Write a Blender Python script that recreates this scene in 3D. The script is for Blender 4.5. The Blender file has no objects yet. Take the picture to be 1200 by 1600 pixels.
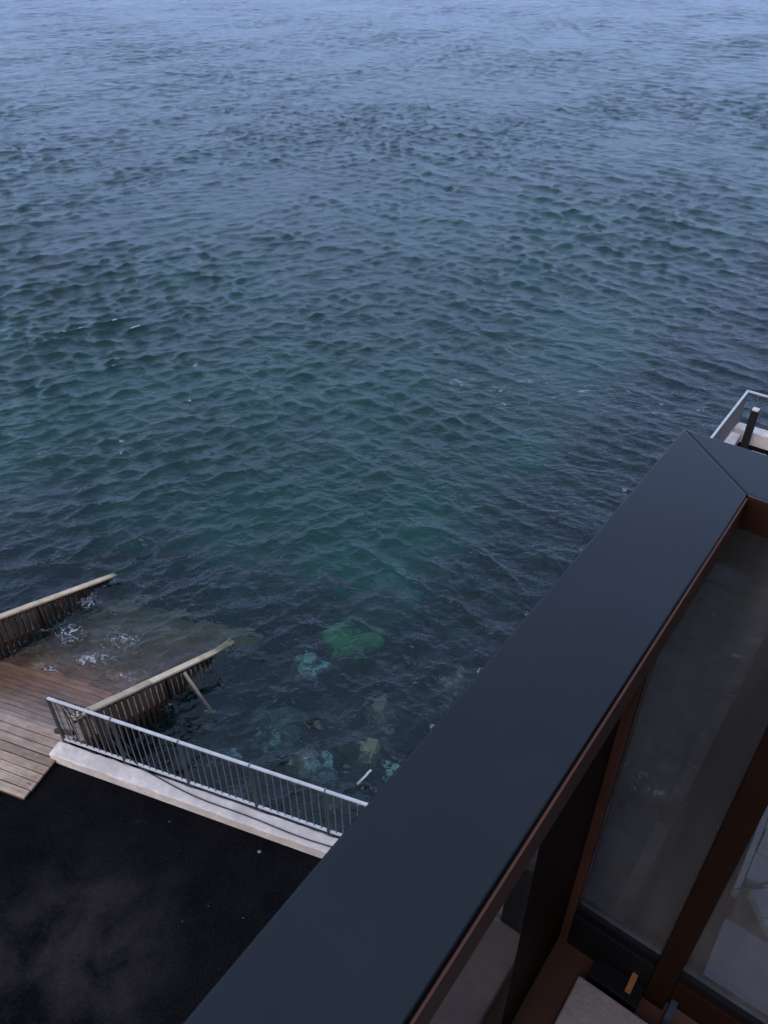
import bpy, bmesh, math, random
import numpy as np
from mathutils import Vector, Matrix, noise

random.seed(7)
rng = np.random.default_rng(11)
sc = bpy.context.scene
col = sc.collection
R = math.radians

# ------------------------------------------------------------------ camera
ZC = 10.8                       # eye height above the water
PITCH, ROLL = R(37.4), R(0.35)
cam_d = bpy.data.cameras.new('camera')
cam = bpy.data.objects.new('camera', cam_d)
col.objects.link(cam)
fwd = Vector((0, math.cos(PITCH), -math.sin(PITCH)))
r0 = Vector((1, 0, 0)); dn0 = Vector((0, -math.sin(PITCH), -math.cos(PITCH)))
rt = r0 * math.cos(ROLL) + dn0 * math.sin(ROLL)
dn = dn0 * math.cos(ROLL) - r0 * math.sin(ROLL)
m = Matrix((rt, -dn, -fwd)).transposed().to_4x4()
m.translation = (0, 0, ZC)
cam.matrix_world = m
cam_d.sensor_fit = 'VERTICAL'
cam_d.sensor_height = 36.0
cam_d.sensor_width = 27.0
cam_d.lens = 1225 / 1600 * 36
cam_d.clip_start = 0.05
cam_d.clip_end = 9000
sc.camera = cam

# ------------------------------------------------------------------ sky, sun, exposure
SUN_EL, SUN_AZ = R(36), R(-143)          # azimuth clockwise from +Y
w = bpy.data.worlds.new('World'); sc.world = w; w.use_nodes = True
nt = w.node_tree; nt.nodes.clear()
sky = nt.nodes.new('ShaderNodeTexSky'); sky.sky_type = 'NISHITA'; sky.sun_disc = False
sky.sun_elevation = SUN_EL; sky.sun_rotation = SUN_AZ
sky.air_density = 1.0; sky.dust_density = 0.6; sky.ozone_density = 4.0
hs = nt.nodes.new('ShaderNodeHueSaturation'); hs.inputs['Saturation'].default_value = 0.8
bg = nt.nodes.new('ShaderNodeBackground'); bg.inputs['Strength'].default_value = 0.15
out = nt.nodes.new('ShaderNodeOutputWorld')
tint = nt.nodes.new('ShaderNodeMix'); tint.data_type = 'RGBA'; tint.blend_type = 'MULTIPLY'; tint.inputs[0].default_value = 1.0
tint.inputs[7].default_value = (0.93, 0.99, 1.36, 1)            # blue-violet cloud cover at the end of the day
nt.links.new(sky.outputs[0], hs.inputs['Color']); nt.links.new(hs.outputs[0], tint.inputs[6]); 
cloud = nt.nodes.new('ShaderNodeMix'); cloud.data_type = 'RGBA'; cloud.inputs[0].default_value = 0.92
cloud.inputs[7].default_value = (2.75, 3.75, 6.3, 1)               # an even sheet of cloud
nt.links.new(tint.outputs[2], cloud.inputs[6]); nt.links.new(cloud.outputs[2], bg.inputs['Color'])
nt.links.new(bg.outputs[0], out.inputs['Surface'])

sun_d = bpy.data.lights.new('sun', 'SUN'); sun_d.energy = 1.3; sun_d.angle = R(60); sun_d.color = (1.0, 0.88, 0.76)
sun = bpy.data.objects.new('sun', sun_d); col.objects.link(sun)
sd = Vector((math.sin(SUN_AZ) * math.cos(SUN_EL), math.cos(SUN_AZ) * math.cos(SUN_EL), math.sin(SUN_EL)))
sun.rotation_euler = (-sd).to_track_quat('-Z', 'Y').to_euler()

sc.view_settings.view_transform = 'Standard'; sc.view_settings.look = 'None'
sc.view_settings.exposure = 0.8; sc.view_settings.gamma = 1.0; sc.view_settings.use_curve_mapping = False
sc.render.engine = 'CYCLES'
sc.cycles.use_denoising = True
sc.cycles.use_adaptive_sampling = False
sc.cycles.max_bounces = 5; sc.cycles.diffuse_bounces = 2; sc.cycles.glossy_bounces = 2; sc.cycles.transmission_bounces = 4; sc.cycles.volume_bounces = 0
sc.cycles.transparent_max_bounces = 12
sc.cycles.caustics_refractive = True; sc.cycles.caustics_reflective = True
sc.cycles.sample_clamp_indirect = 1.5

# ------------------------------------------------------------------ frames
AZ1 = R(37.0)
D1 = Vector((math.sin(AZ1), math.cos(AZ1), 0)); D2 = Vector((math.cos(AZ1), -math.sin(AZ1), 0))
UP = Vector((0, 0, 1))
def B(u, v, z): return D1 * u + D2 * v + UP * (z + ZC)        # the house: u along the long rail, v towards the house
AZK = R(20.5)
E2 = Vector((math.sin(AZK), math.cos(AZK), 0)); E1 = Vector((math.cos(AZK), -math.sin(AZK), 0))
def K(a, b, z): return E1 * a + E2 * b + UP * (z + ZC)        # the quay edge: a along the kerb, b out to sea
AZF = R(30.0)
FU = Vector((math.sin(AZF), math.cos(AZF), 0)); FN = Vector((math.cos(AZF), -math.sin(AZF), 0))
def Fp(n, u, z): return FN * n + FU * u + UP * (z + ZC)       # the ramp: u down the ramp, n across

# ------------------------------------------------------------------ material helpers
def mat(name):
    M = bpy.data.materials.new(name); M.use_nodes = True
    n = M.node_tree.nodes; n.clear()
    return M, M.node_tree
def N(t, typ, **kw):
    x = t.nodes.new(typ)
    for k, v in kw.items():
        if k in x.inputs.keys() if isinstance(k, str) else False: x.inputs[k].default_value = v
        else: setattr(x, k, v)
    return x
def noise_tex(t, vec, scale, detail=4, rough=0.55, dist=0.0):
    x = t.nodes.new('ShaderNodeTexNoise'); x.inputs['Scale'].default_value = scale
    x.inputs['Detail'].default_value = detail; x.inputs['Roughness'].default_value = rough
    x.inputs['Distortion'].default_value = dist
    if vec is not None: t.links.new(vec, x.inputs['Vector'])
    return x
def ramp(t, fac, stops):
    x = t.nodes.new('ShaderNodeValToRGB'); cr = x.color_ramp
    while len(cr.elements) < len(stops): cr.elements.new(0.5)
    for e, (p, c) in zip(cr.elements, stops):
        e.position = p; e.color = (*c, 1) if len(c) == 3 else c
    t.links.new(fac, x.inputs['Fac'])
    return x
def mapping(t, vec, scale=(1, 1, 1), rot=(0, 0, 0), loc=None):
    x = t.nodes.new('ShaderNodeMapping'); x.inputs['Scale'].default_value = scale; x.inputs['Rotation'].default_value = rot
    t.links.new(vec, x.inputs['Vector'])
    if loc is not None: t.links.new(loc, x.inputs['Location'])
    return x
def mixc(t, fac, a, b, mode='MIX'):
    x = t.nodes.new('ShaderNodeMix'); x.data_type = 'RGBA'; x.blend_type = mode
    for s, v in ((0, fac), (6, a), (7, b)):
        if hasattr(v, 'links') or hasattr(v, 'is_output'): t.links.new(v, x.inputs[s])
        elif isinstance(v, (int, float)): x.inputs[s].default_value = v
        else: x.inputs[s].default_value = (*v, 1)
    return x.outputs[2]
def mth(t, op, a, b=None, clamp=False):
    x = t.nodes.new('ShaderNodeMath'); x.operation = op; x.use_clamp = clamp
    for i, v in enumerate((a, b)):
        if v is None: continue
        if isinstance(v, (int, float)): x.inputs[i].default_value = v
        else: t.links.new(v, x.inputs[i])
    return x.outputs[0]
def smooth(t, v, lo, hi):
    x = t.nodes.new('ShaderNodeMapRange'); x.interpolation_type = 'SMOOTHSTEP'
    x.inputs['From Min'].default_value = lo; x.inputs['From Max'].default_value = hi
    t.links.new(v, x.inputs['Value']); return x.outputs[0]
def bump(t, h, dist, strength=1.0):
    x = t.nodes.new('ShaderNodeBump'); x.inputs['Distance'].default_value = dist; x.inputs['Strength'].default_value = strength
    t.links.new(h, x.inputs['Height']); return x.outputs[0]
def pbsdf(t, color=None, rough=0.6, metal=0.0, spec=0.5, normal=None):
    p = t.nodes.new('ShaderNodeBsdfPrincipled'); o = t.nodes.new('ShaderNodeOutputMaterial')
    for key, v in (('Base Color', color), ('Roughness', rough), ('Metallic', metal), ('Specular IOR Level', spec), ('Normal', normal)):
        if v is None: continue
        if isinstance(v, (int, float)): p.inputs[key].default_value = v
        elif isinstance(v, tuple): p.inputs[key].default_value = (*v, 1)
        else: t.links.new(v, p.inputs[key])
    t.links.new(p.outputs[0], o.inputs['Surface'])
    return p
def coord(t, kind='Object'):
    return t.nodes.new('ShaderNodeTexCoord').outputs[kind]
def wpos(t):
    return t.nodes.new('ShaderNodeNewGeometry').outputs['Position']
def objrand(t):
    return t.nodes.new('ShaderNodeObjectInfo').outputs['Random']
def sep(t, v):
    x = t.nodes.new('ShaderNodeSeparateXYZ'); t.links.new(v, x.inputs[0]); return x.outputs

# --- powder-coated bronze metal of the balcony
def m_metal(name, base, rough, spec=0.5, dust=0.0):
    M, t = mat(name); p = wpos(t)
    n1 = noise_tex(t, p, 9, 5); n2 = noise_tex(t, p, 420, 2)
    c = mixc(t, ramp(t, n1.outputs[0], [(0.35, (0, 0, 0)), (0.75, (1, 1, 1))]).outputs[0], base, tuple(x * 1.35 + dust for x in base))
    sp = noise_tex(t, p, 60, 2)
    c = mixc(t, mth(t, 'MULTIPLY', ramp(t, sp.outputs[0], [(0.76, (0, 0, 0)), (0.80, (1, 1, 1))]).outputs[0], 0.25), c, (0.010, 0.009, 0.009))
    r = mth(t, 'ADD', mth(t, 'MULTIPLY', n1.outputs[0], 0.18), rough - 0.09)
    pbsdf(t, c, r, 0.0, spec, bump(t, n2.outputs[0], 0.0003, 0.15))
    return M
M_CAP = m_metal('bronze_powder_coat', (0.0018, 0.0018, 0.0021), 0.30, 0.31, 0.003)
M_POST = m_metal('dark_brown_powder_coat', (0.020, 0.0075, 0.004), 0.6, 0.08)
M_BROWN = m_metal('brown_coat_and_lit_edge', (0.085, 0.036, 0.022), 0.6, 0.2)  # brown of rail and floor; on the corner strip it paints a lit edge
M_BLACK = m_metal('black_seal', (0.006, 0.006, 0.007), 0.6, 0.2)
M_GALV = m_metal('galvanised_steel', (0.37, 0.36, 0.345), 0.55, 0.35)
M_STEEL = m_metal('grey_baluster_steel', (0.085, 0.083, 0.080), 0.55, 0.35)
M_ORANGE = m_metal('orange_lit_slot_colour', (0.34, 0.14, 0.05), 0.8, 0.2)  # orange light in a slot, given as a surface colour
M_BLUEG = m_metal('blue_lit_gap_colour', (0.04, 0.05, 0.085), 0.6, 0.3)  # bluish light in a gap, given as a surface colour
M_CABLE = m_metal('black_rubber', (0.012, 0.012, 0.014), 0.6, 0.4)
M_BLACKWOOD = m_metal('black_tarred_timber', (0.012, 0.010, 0.009), 0.8, 0.2)

# --- glass with salt streaks
M_GLASS, t = mat('salt_streaked_glass')
p = coord(t, 'Object')
st = noise_tex(t, mapping(t, p, (14, 14, 1.6)).outputs[0], 1.0, 5, 0.6)
sp = noise_tex(t, p, 55, 2)
haze = mth(t, 'ADD', mth(t, 'MULTIPLY', ramp(t, st.outputs[0], [(0.35, (0, 0, 0)), (0.8, (1, 1, 1))]).outputs[0], 0.14), 0.055)
haze = mth(t, 'ADD', haze, mth(t, 'MULTIPLY', ramp(t, sp.outputs[0], [(0.765, (0, 0, 0)), (0.79, (1, 1, 1))]).outputs[0], 0.25))
tr = t.nodes.new('ShaderNodeBsdfTransparent'); tr.inputs[0].default_value = (0.54, 0.55, 0.56, 1)
df = t.nodes.new('ShaderNodeBsdfDiffuse'); df.inputs[0].default_value = (0.50, 0.46, 0.42, 1)
gl = t.nodes.new('ShaderNodeBsdfGlossy'); gl.inputs['Roughness'].default_value = 0.05
lw = t.nodes.new('ShaderNodeLayerWeight'); lw.inputs[0].default_value = 0.5
frn = mth(t, 'ADD', mth(t, 'MULTIPLY', mth(t, 'POWER', lw.outputs['Facing'], 5.0), 0.9), 0.04)
m1 = t.nodes.new('ShaderNodeMixShader'); t.links.new(haze, m1.inputs[0]); t.links.new(tr.outputs[0], m1.inputs[1]); t.links.new(df.outputs[0], m1.inputs[2])
m2 = t.nodes.new('ShaderNodeMixShader'); t.links.new(frn, m2.inputs[0]); t.links.new(m1.outputs[0], m2.inputs[1]); t.links.new(gl.outputs[0], m2.inputs[2])
o = t.nodes.new('ShaderNodeOutputMaterial'); t.links.new(m2.outputs[0], o.inputs[0])

# --- concrete
def m_concrete(name, base, scale=1.0):
    M, t = mat(name); p = wpos(t)
    a = noise_tex(t, p, 2.2 * scale, 6, 0.65); b = noise_tex(t, p, 11 * scale, 6, 0.75); f = noise_tex(t, p, 160, 2)
    c = mixc(t, ramp(t, a.outputs[0], [(0.3, (0, 0, 0)), (0.72, (1, 1, 1))]).outputs[0], tuple(x * 0.58 for x in base), tuple(x * 1.12 for x in base))
    c = mixc(t, ramp(t, b.outputs[0], [(0.34, (1, 1, 1)), (0.56, (0, 0, 0))]).outputs[0], c, tuple(x * 0.7 for x in base))
    hgt = mth(t, 'ADD', b.outputs[0], mth(t, 'MULTIPLY', f.outputs[0], 0.4))
    pbsdf(t, c, 0.85, 0, 0.3, bump(t, hgt, 0.006, 0.7))
    return M
M_CONC = m_concrete('weathered_concrete', (0.68, 0.58, 0.49))
M_SLAB = m_concrete('blue_grey_concrete', (0.13, 0.13, 0.155))
M_PAVER = m_concrete('pinkish_paver', (0.44, 0.35, 0.33), 3)
M_STONE = m_concrete('grey_edging_stone', (0.19, 0.20, 0.21), 2)
M_WALL = m_concrete('dark_render', (0.05, 0.05, 0.055))
M_QUAY = m_concrete('quay_concrete', (0.10, 0.10, 0.10))

# --- black bitumen surface with grey dusty stains
M_ASPH, t = mat('black_bitumen')
p = wpos(t)
big = noise_tex(t, p, 1.5, 6, 0.62, 0.3); fine = noise_tex(t, p, 48, 5, 0.75); sc2 = noise_tex(t, mapping(t, p, (1.0, 3.0, 1), (0, 0, 0.5)).outputs[0], 1.3, 5, 0.7)
dv = t.nodes.new('ShaderNodeVectorMath'); dv.operation = 'DISTANCE'; t.links.new(p, dv.inputs[0]); dv.inputs[1].default_value = (-3.9, 4.3, 0.6)
near = mth(t, 'SUBTRACT', 1.0, smooth(t, dv.outputs['Value'], 0.2, 1.9))
stain = mth(t, 'MULTIPLY', ramp(t, big.outputs[0], [(0.36, (0, 0, 0)), (0.72, (1, 1, 1))]).outputs[0], mth(t, 'ADD', mth(t, 'MULTIPLY', near, 0.80), 0.14))
c = mixc(t, mth(t, 'MULTIPLY', stain, mth(t, 'MULTIPLY', fine.outputs[0], 1.5), True), mixc(t, ramp(t, fine.outputs[0], [(0.4, (0, 0, 0)), (0.7, (1, 1, 1))]).outputs[0], (0.0010, 0.0010, 0.0014), (0.0075, 0.0070, 0.0078)), (0.034, 0.029, 0.024))
c = mixc(t, mth(t, 'MULTIPLY', ramp(t, sc2.outputs[0], [(0.66, (0, 0, 0)), (0.74, (1, 1, 1))]).outputs[0], 0.5), c, (0.035, 0.030, 0.030))
pbsdf(t, c, 0.9, 0, 0.03, bump(t, fine.outputs[0], 0.004, 0.6))

# --- wood
def m_wood(name, light, dark, wet=None, rough=0.75):
    """weathered timber, grain along local X; wet: (height dry, height soaked) above the water"""
    M, t = mat(name); p = coord(t); rnd = objrand(t)
    cmb = t.nodes.new('ShaderNodeCombineXYZ')
    t.links.new(mth(t, 'MULTIPLY', rnd, 37.0), cmb.inputs[0]); t.links.new(mth(t, 'MULTIPLY', rnd, 91.0), cmb.inputs[1])
    q = mapping(t, p, (1, 1, 1), (0, 0, 0), cmb.outputs[0]).outputs[0]
    g = noise_tex(t, mapping(t, q, (1.2, 26, 26)).outputs[0], 1.6, 6, 0.65, 0.4)
    blot = noise_tex(t, q, 2.6, 5, 0.6)
    kn = t.nodes.new('ShaderNodeTexVoronoi'); kn.inputs['Scale'].default_value = 2.6; t.links.new(mapping(t, q, (1, 2.2, 2.2)).outputs[0], kn.inputs['Vector'])
    c = mixc(t, ramp(t, g.outputs[0], [(0.3, (0, 0, 0)), (0.72, (1, 1, 1))]).outputs[0], dark, light)
    c = mixc(t, mth(t, 'MULTIPLY', ramp(t, blot.outputs[0], [(0.45, (0, 0, 0)), (0.68, (1, 1, 1))]).outputs[0], 0.55), c, tuple(x * 0.55 for x in dark))
    c = mixc(t, mth(t, 'MULTIPLY', ramp(t, kn.outputs['Distance'], [(0.05, (1, 1, 1)), (0.11, (0, 0, 0))]).outputs[0], 0.7), c, tuple(x * 0.3 for x in dark))
    hsv = t.nodes.new('ShaderNodeHueSaturation'); t.links.new(c, hsv.inputs['Color'])
    t.links.new(mth(t, 'ADD', mth(t, 'MULTIPLY', rnd, 0.5), 0.75), hsv.inputs['Value'])
    c = hsv.outputs[0]; r = rough
    if wet:
        wp = wpos(t); z = sep(t, wp)[2]
        pn = noise_tex(t, wp, 2.4, 5, 0.65); pn2 = noise_tex(t, wp, 9, 4, 0.7)
        zz = mth(t, 'ADD', z, mth(t, 'MULTIPLY', mth(t, 'SUBTRACT', mth(t, 'ADD', mth(t, 'MULTIPLY', pn.outputs[0], 0.6), mth(t, 'MULTIPLY', pn2.outputs[0], 0.4)), 0.5), wet[2]))
        wm = smooth(t, zz, wet[0], wet[1])
        c2 = mixc(t, 1.0, c, wet[3], 'MULTIPLY')
        c = mixc(t, wm, c, c2)
        mr = t.nodes.new('ShaderNodeMapRange'); mr.inputs[3].default_value = rough; mr.inputs[4].default_value = 0.38
        t.links.new(wm, mr.inputs[0]); r = mr.outputs[0]
    pbsdf(t, c, r, 0, 0.35, bump(t, g.outputs[0], 0.004, 0.5))
    return M
M_DECK = m_wood('salt_greyed_decking', (0.46, 0.32, 0.22), (0.20, 0.125, 0.08), (0.64, 0.26, 0.65, (0.58, 0.41, 0.29)))
M_DECKTOP = m_wood('dry_decking', (0.46, 0.36, 0.26), (0.23, 0.165, 0.11), (0.74, 0.60, 0.30, (0.66, 0.48, 0.38)))
M_CAPWOOD = m_wood('pale_fence_cap', (0.64, 0.47, 0.29), (0.42, 0.29, 0.16), (0.12, -0.05, 0.05, (0.6, 0.6, 0.5)))
M_SLAT = m_wood('brown_slat', (0.13, 0.072, 0.038), (0.045, 0.024, 0.012), (0.55, 0.1, 0.3, (0.45, 0.40, 0.38)))
M_SLATP = m_wood('pale_slat', (0.48, 0.37, 0.25), (0.26, 0.18, 0.11), (0.45, 0.0, 0.3, (0.5, 0.45, 0.42)))

M_SLATD = m_wood('dark_weathered_slat', (0.13, 0.10, 0.085), (0.045, 0.032, 0.026), (0.45, 0.0, 0.3, (0.5, 0.45, 0.42)))

# --- rocks, soil, seabed
def m_rock(name, base, alg=(0.03, 0.045, 0.02), amount=0.5):
    M, t = mat(name); p = wpos(t)
    a = noise_tex(t, p, 3.2, 7, 0.7, 0.6); b = noise_tex(t, p, 16, 5, 0.7)
    lo = 0.62 - amount * 0.35
    c = mixc(t, ramp(t, b.outputs[0], [(0.3, (0, 0, 0)), (0.7, (1, 1, 1))]).outputs[0], tuple(x * 0.65 for x in base), tuple(x * 1.2 for x in base))
    c = mixc(t, ramp(t, a.outputs[0], [(lo, (0, 0, 0)), (lo + 0.12, (1, 1, 1))]).outputs[0], c, alg)
    pbsdf(t, c, 0.8, 0, 0.2, bump(t, b.outputs[0], 0.03, 0.8))
    return M
M_ROCKD = m_rock('dark_weedy_rock', (0.035, 0.040, 0.032), (0.009, 0.011, 0.007), 0.6)
M_ROCKP = m_rock('pale_green_rock', (0.15, 0.30, 0.25), (0.012, 0.018, 0.013), 0.60)
M_ROCKY = m_rock('yellow_green_rock', (0.22, 0.215, 0.10), (0.03, 0.03, 0.02), 0.5)
M_ROCKT = m_rock('tan_rock', (0.15, 0.13, 0.10), (0.02, 0.02, 0.014), 0.55)
M_BED, t = mat('weedy_seabed')
p = wpos(t)
a = noise_tex(t, p, 0.16, 4, 0.55, 0.6); b = noise_tex(t, p, 1.3, 6, 0.7)
cc = mixc(t, ramp(t, b.outputs[0], [(0.35, (0, 0, 0)), (0.7, (1, 1, 1))]).outputs[0], (0.005, 0.007, 0.005), (0.018, 0.022, 0.015))
deep = mth(t, 'SUBTRACT', 1.0, smooth(t, sep(t, p)[2], -3.8, -2.3))          # weedy stones inshore, pale sand with weed beds farther out
sand = mth(t, 'MULTIPLY', deep, ramp(t, a.outputs[0], [(0.36, (0.50, 0.50, 0.50)), (0.62, (1, 1, 1))]).outputs[0])
cc = mixc(t, sand, cc, (0.26, 0.44, 0.33))
pbsdf(t, cc, 0.95, 0, 0.1)
M_SOIL = m_rock('muddy_soil', (0.10, 0.085, 0.06), (0.05, 0.045, 0.035), 0.5)
M_BEDDARK = m_rock('dark_planting_soil', (0.02, 0.018, 0.015), (0.012, 0.012, 0.01), 0.5)

# --- the sea: a dielectric surface over turbid water, with foam where the mesh says so
M_SEA, t = mat('sea_water')
p = wpos(t)
n1 = noise_tex(t, mapping(t, p, (1.0, 1.6, 1), (0, 0, 0.35)).outputs[0], 3.2, 3, 0.62, 0.0)
n2 = noise_tex(t, mapping(t, p, (1.0, 1.5, 1), (0, 0, -0.5)).outputs[0], 8.5, 2, 0.6, 0.0)
h = mth(t, 'ADD', n1.outputs[0], mth(t, 'MULTIPLY', n2.outputs[0], 0.30))
bp = bump(t, h, 0.050, 1.0)
gl = t.nodes.new('ShaderNodeBsdfGlass'); gl.inputs['IOR'].default_value = 1.333; gl.inputs['Roughness'].default_value = 0.04
ra = t.nodes.new('ShaderNodeAttribute'); ra.attribute_name = 'ripple_roughness'; t.links.new(ra.outputs['Fac'], gl.inputs['Roughness'])   # ripples finer than the mesh
t.links.new(bp, gl.inputs['Normal'])
silt = t.nodes.new('ShaderNodeBsdfDiffuse'); silt.inputs[0].default_value = (0.0, 0.50, 0.44, 1)      # light scattered back by the silt in the water
gs = t.nodes.new('ShaderNodeMixShader'); gs.inputs[0].default_value = 0.006
t.links.new(gl.outputs[0], gs.inputs[1]); t.links.new(silt.outputs[0], gs.inputs[2])
at_ = t.nodes.new('ShaderNodeAttribute'); at_.attribute_name = 'foam'
fn = noise_tex(t, p, 4.2, 3, 0.62, 1.0); fn2 = noise_tex(t, p, 34, 2, 0.65)
rid = mth(t, 'SUBTRACT', 1.0, mth(t, 'MULTIPLY', mth(t, 'ABSOLUTE', mth(t, 'SUBTRACT', fn.outputs[0], 0.5)), 12.0))
v = mth(t, 'ADD', mth(t, 'MULTIPLY', rid, 0.60), mth(t, 'MULTIPLY', fn2.outputs[0], 0.62))
thr = mth(t, 'SUBTRACT', 1.32, mth(t, 'MINIMUM', at_.outputs['Fac'], 0.68))
fm = mth(t, 'MULTIPLY', mth(t, 'SUBTRACT', v, thr), 3.0, True)
fm = mth(t, 'MULTIPLY', fm, 0.55)
fd = t.nodes.new('ShaderNodeBsdfDiffuse'); fd.inputs[0].default_value = (0.75, 0.78, 0.80, 1)
mx = t.nodes.new('ShaderNodeMixShader'); t.links.new(fm, mx.inputs[0]); t.links.new(gs.outputs[0], mx.inputs[1]); t.links.new(fd.outputs[0], mx.inputs[2])
o = t.nodes.new('ShaderNodeOutputMaterial'); t.links.new(mx.outputs[0], o.inputs['Surface'])
va = t.nodes.new('ShaderNodeVolumeAbsorption'); va.inputs['Color'].default_value = (0.28, 0.66, 0.62, 1); va.inputs['Density'].default_value = 0.62
t.links.new(va.outputs[0], o.inputs['Volume'])

# ------------------------------------------------------------------ mesh helpers
def link(o, parent=None):
    col.objects.link(o)
    if parent is not None: o.parent = parent
    return o
class MB:
    def __init__(s): s.v = []; s.f = []
    def add(s, vs, fs):
        k = len(s.v); s.v += [tuple(x) for x in vs]; s.f += [tuple(i + k for i in f) for f in fs]
    def box(s, o, ex, ey, ez):
        o, ex, ey, ez = map(Vector, (o, ex, ey, ez))
        if ex.cross(ey).dot(ez) < 0: ex, ey = ey, ex
        P = [o, o + ex, o + ex + ey, o + ey]; P = P + [q + ez for q in P]
        s.add(P, [(3, 2, 1, 0), (4, 5, 6, 7), (0, 1, 5, 4), (1, 2, 6, 5), (2, 3, 7, 6), (3, 0, 4, 7)])
    def prism(s, pts, z0, z1):
        n = len(pts)
        s.add([(q[0], q[1], z0) for q in pts] + [(q[0], q[1], z1) for q in pts],
              [tuple(range(n - 1, -1, -1)), tuple(range(n, 2 * n))] + [(i, (i + 1) % n, n + (i + 1) % n, n + i) for i in range(n)])
    def tube(s, pts, r, seg=8):
        pts = [Vector(q) for q in pts]; rings = []
        for i, q in enumerate(pts):
            d = (pts[min(i + 1, len(pts) - 1)] - pts[max(i - 1, 0)]).normalized()
            a = d.orthogonal().normalized() if abs(d.z) > 0.9 else d.cross(UP).normalized(); b = d.cross(a)
            rings.append([q + (a * math.cos(2 * math.pi * k / seg) + b * math.sin(2 * math.pi * k / seg)) * r for k in range(seg)])
        vs = [x for g in rings for x in g]; fs = []
        for i in range(len(pts) - 1):
            for k in range(seg):
                fs.append((i * seg + k, i * seg + (k + 1) % seg, (i + 1) * seg + (k + 1) % seg, (i + 1) * seg + k))
        fs.append(tuple(range(seg - 1, -1, -1))); L = (len(pts) - 1) * seg; fs.append(tuple(range(L, L + seg)))
        s.add(vs, fs)
    def mesh(s, name, m):
        me = bpy.data.meshes.new(name); me.from_pydata(s.v, [], s.f); me.update()
        bm = bmesh.new(); bm.from_mesh(me); bmesh.ops.recalc_face_normals(bm, faces=bm.faces); bm.to_mesh(me); bm.free()
        me.materials.append(m); return me
    def build(s, name, m, parent=None, bevel=0, seg=2, smooth_=False):
        o = bpy.data.objects.new(name, s.mesh(name, m))
        if bevel:
            b = o.modifiers.new('bevel', 'BEVEL'); b.width = bevel; b.segments = seg; b.limit_method = 'ANGLE'; b.angle_limit = R(30)
        if smooth_:
            for q in o.data.polygons: q.use_smooth = True
        return link(o, parent)
def tag(o, label=None, cat=None, group=None, kind=None):
    if label: o['label'] = label
    if cat: o['category'] = cat
    if group: o['group'] = group
    if kind: o['kind'] = kind
    return o
def thing(name, label, cat, loc, group=None):
    e = bpy.data.objects.new(name, None); e.location = loc; e.empty_display_size = 0.1
    col.objects.link(e); tag(e, label, cat, group)
    bpy.context.view_layer.update()
    return e
def under(parent, o):
    """parent o keeping its world place"""
    o.parent = parent; o.matrix_parent_inverse = Matrix.Translation(-Vector(parent.location)) if parent.type == 'EMPTY' else parent.matrix_world.inverted()
    return o
def axes_matrix(x, y, z, loc):
    mm = Matrix((x, y, z)).transposed().to_4x4(); mm.translation = loc; return mm
def board_mesh(name, L, W, T, m, jag=0.004, nx=8):
    """a timber piece along local X from 0 to L, centred in Y, top at Z=0, slightly uneven, with eased edges"""
    e = min(0.006, W * 0.1, T * 0.2); prof = [(-W / 2, -T), (W / 2, -T), (W / 2, -e), (W / 2 - e, 0), (-W / 2 + e, 0), (-W / 2, -e)]
    vs = []; fs = []; n = len(prof)
    for i in range(nx + 1):
        x = L * i / nx; dz = random.uniform(-1, 1) * jag * 0.5; dy = random.uniform(-1, 1) * jag * 0.5
        vs += [(x, y + dy, z + dz) for y, z in prof]
    for i in range(nx):
        for k in range(n): fs.append((i * n + k, i * n + (k + 1) % n, (i + 1) * n + (k + 1) % n, (i + 1) * n + k))
    fs.append(tuple(range(n - 1, -1, -1))); fs.append(tuple(range(nx * n, nx * n + n)))
    me = bpy.data.meshes.new(name); me.from_pydata(vs, [], fs); me.update()
    bm = bmesh.new(); bm.from_mesh(me); bmesh.ops.recalc_face_normals(bm, faces=bm.faces); bm.to_mesh(me); bm.free()
    me.materials.append(m); return me
def place(name, me, mw, parent):
    o = bpy.data.objects.new(name, me); link(o)
    bpy.context.view_layer.objects.active = None
    o.parent = parent
    o.matrix_parent_inverse = Matrix.Translation(-Vector(parent.location))
    o.matrix_basis = mw
    return o

# ================================================================== THE SETTING
Z_ASPH = -10.2
# ground of the quay: one block
def XY(q): return (q.x, q.y)
poly = [XY(K(-26, 5.10, 0)), XY(K(1.06, 5.10, 0)), XY(B(14.6, -0.45, 0)), XY(B(14.6, -3.05, 0)), XY(B(18.35, -3.05, 0)), XY(B(18.35, 16, 0)), (26, -16), (-26, -16)]
mb = MB(); mb.prism(poly, -5.0, Z_ASPH + ZC)
ground = tag(mb.build('asphalt_ground', M_ASPH), kind='structure')

# seabed
def bed_h(x, y):
    a = x * E1.x + y * E1.y; b = x * E2.x + y * E2.y; v = x * D2.x + y * D2.y
    d = np.minimum(np.maximum(b - 5.1, 0), np.maximum(-0.45 - v, 0))
    d2 = np.maximum(b - 5.1, 0)
    z = -0.85 - 0.20 * d - 0.012 * d ** 2
    return np.maximum(z, -3.9 - 0.006 * d)
gx = np.concatenate([np.linspace(-60, -14, 24), np.linspace(-13.6, 16, 150), np.linspace(16.5, 70, 26)])
gy = np.concatenate([np.linspace(1.5, 30, 145), np.linspace(30.5, 140, 50)])
X, Y = np.meshgrid(gx, gy)
Zb = bed_h(X, Y)
rough = np.zeros_like(X)
for k in range(40):
    ang = rng.uniform(0, 2 * np.pi); lam = rng.uniform(0.5, 3.5); rough += 0.016 * lam ** 0.6 * np.sin((X * np.cos(ang) + Y * np.sin(ang)) * 2 * np.pi / lam + rng.uniform(0, 6.28))
Zb = Zb + rough
ny, nx = X.shape
V = np.stack([X, Y, Zb], -1).reshape(-1, 3)
idx = np.arange(ny * nx).reshape(ny, nx)
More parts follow.
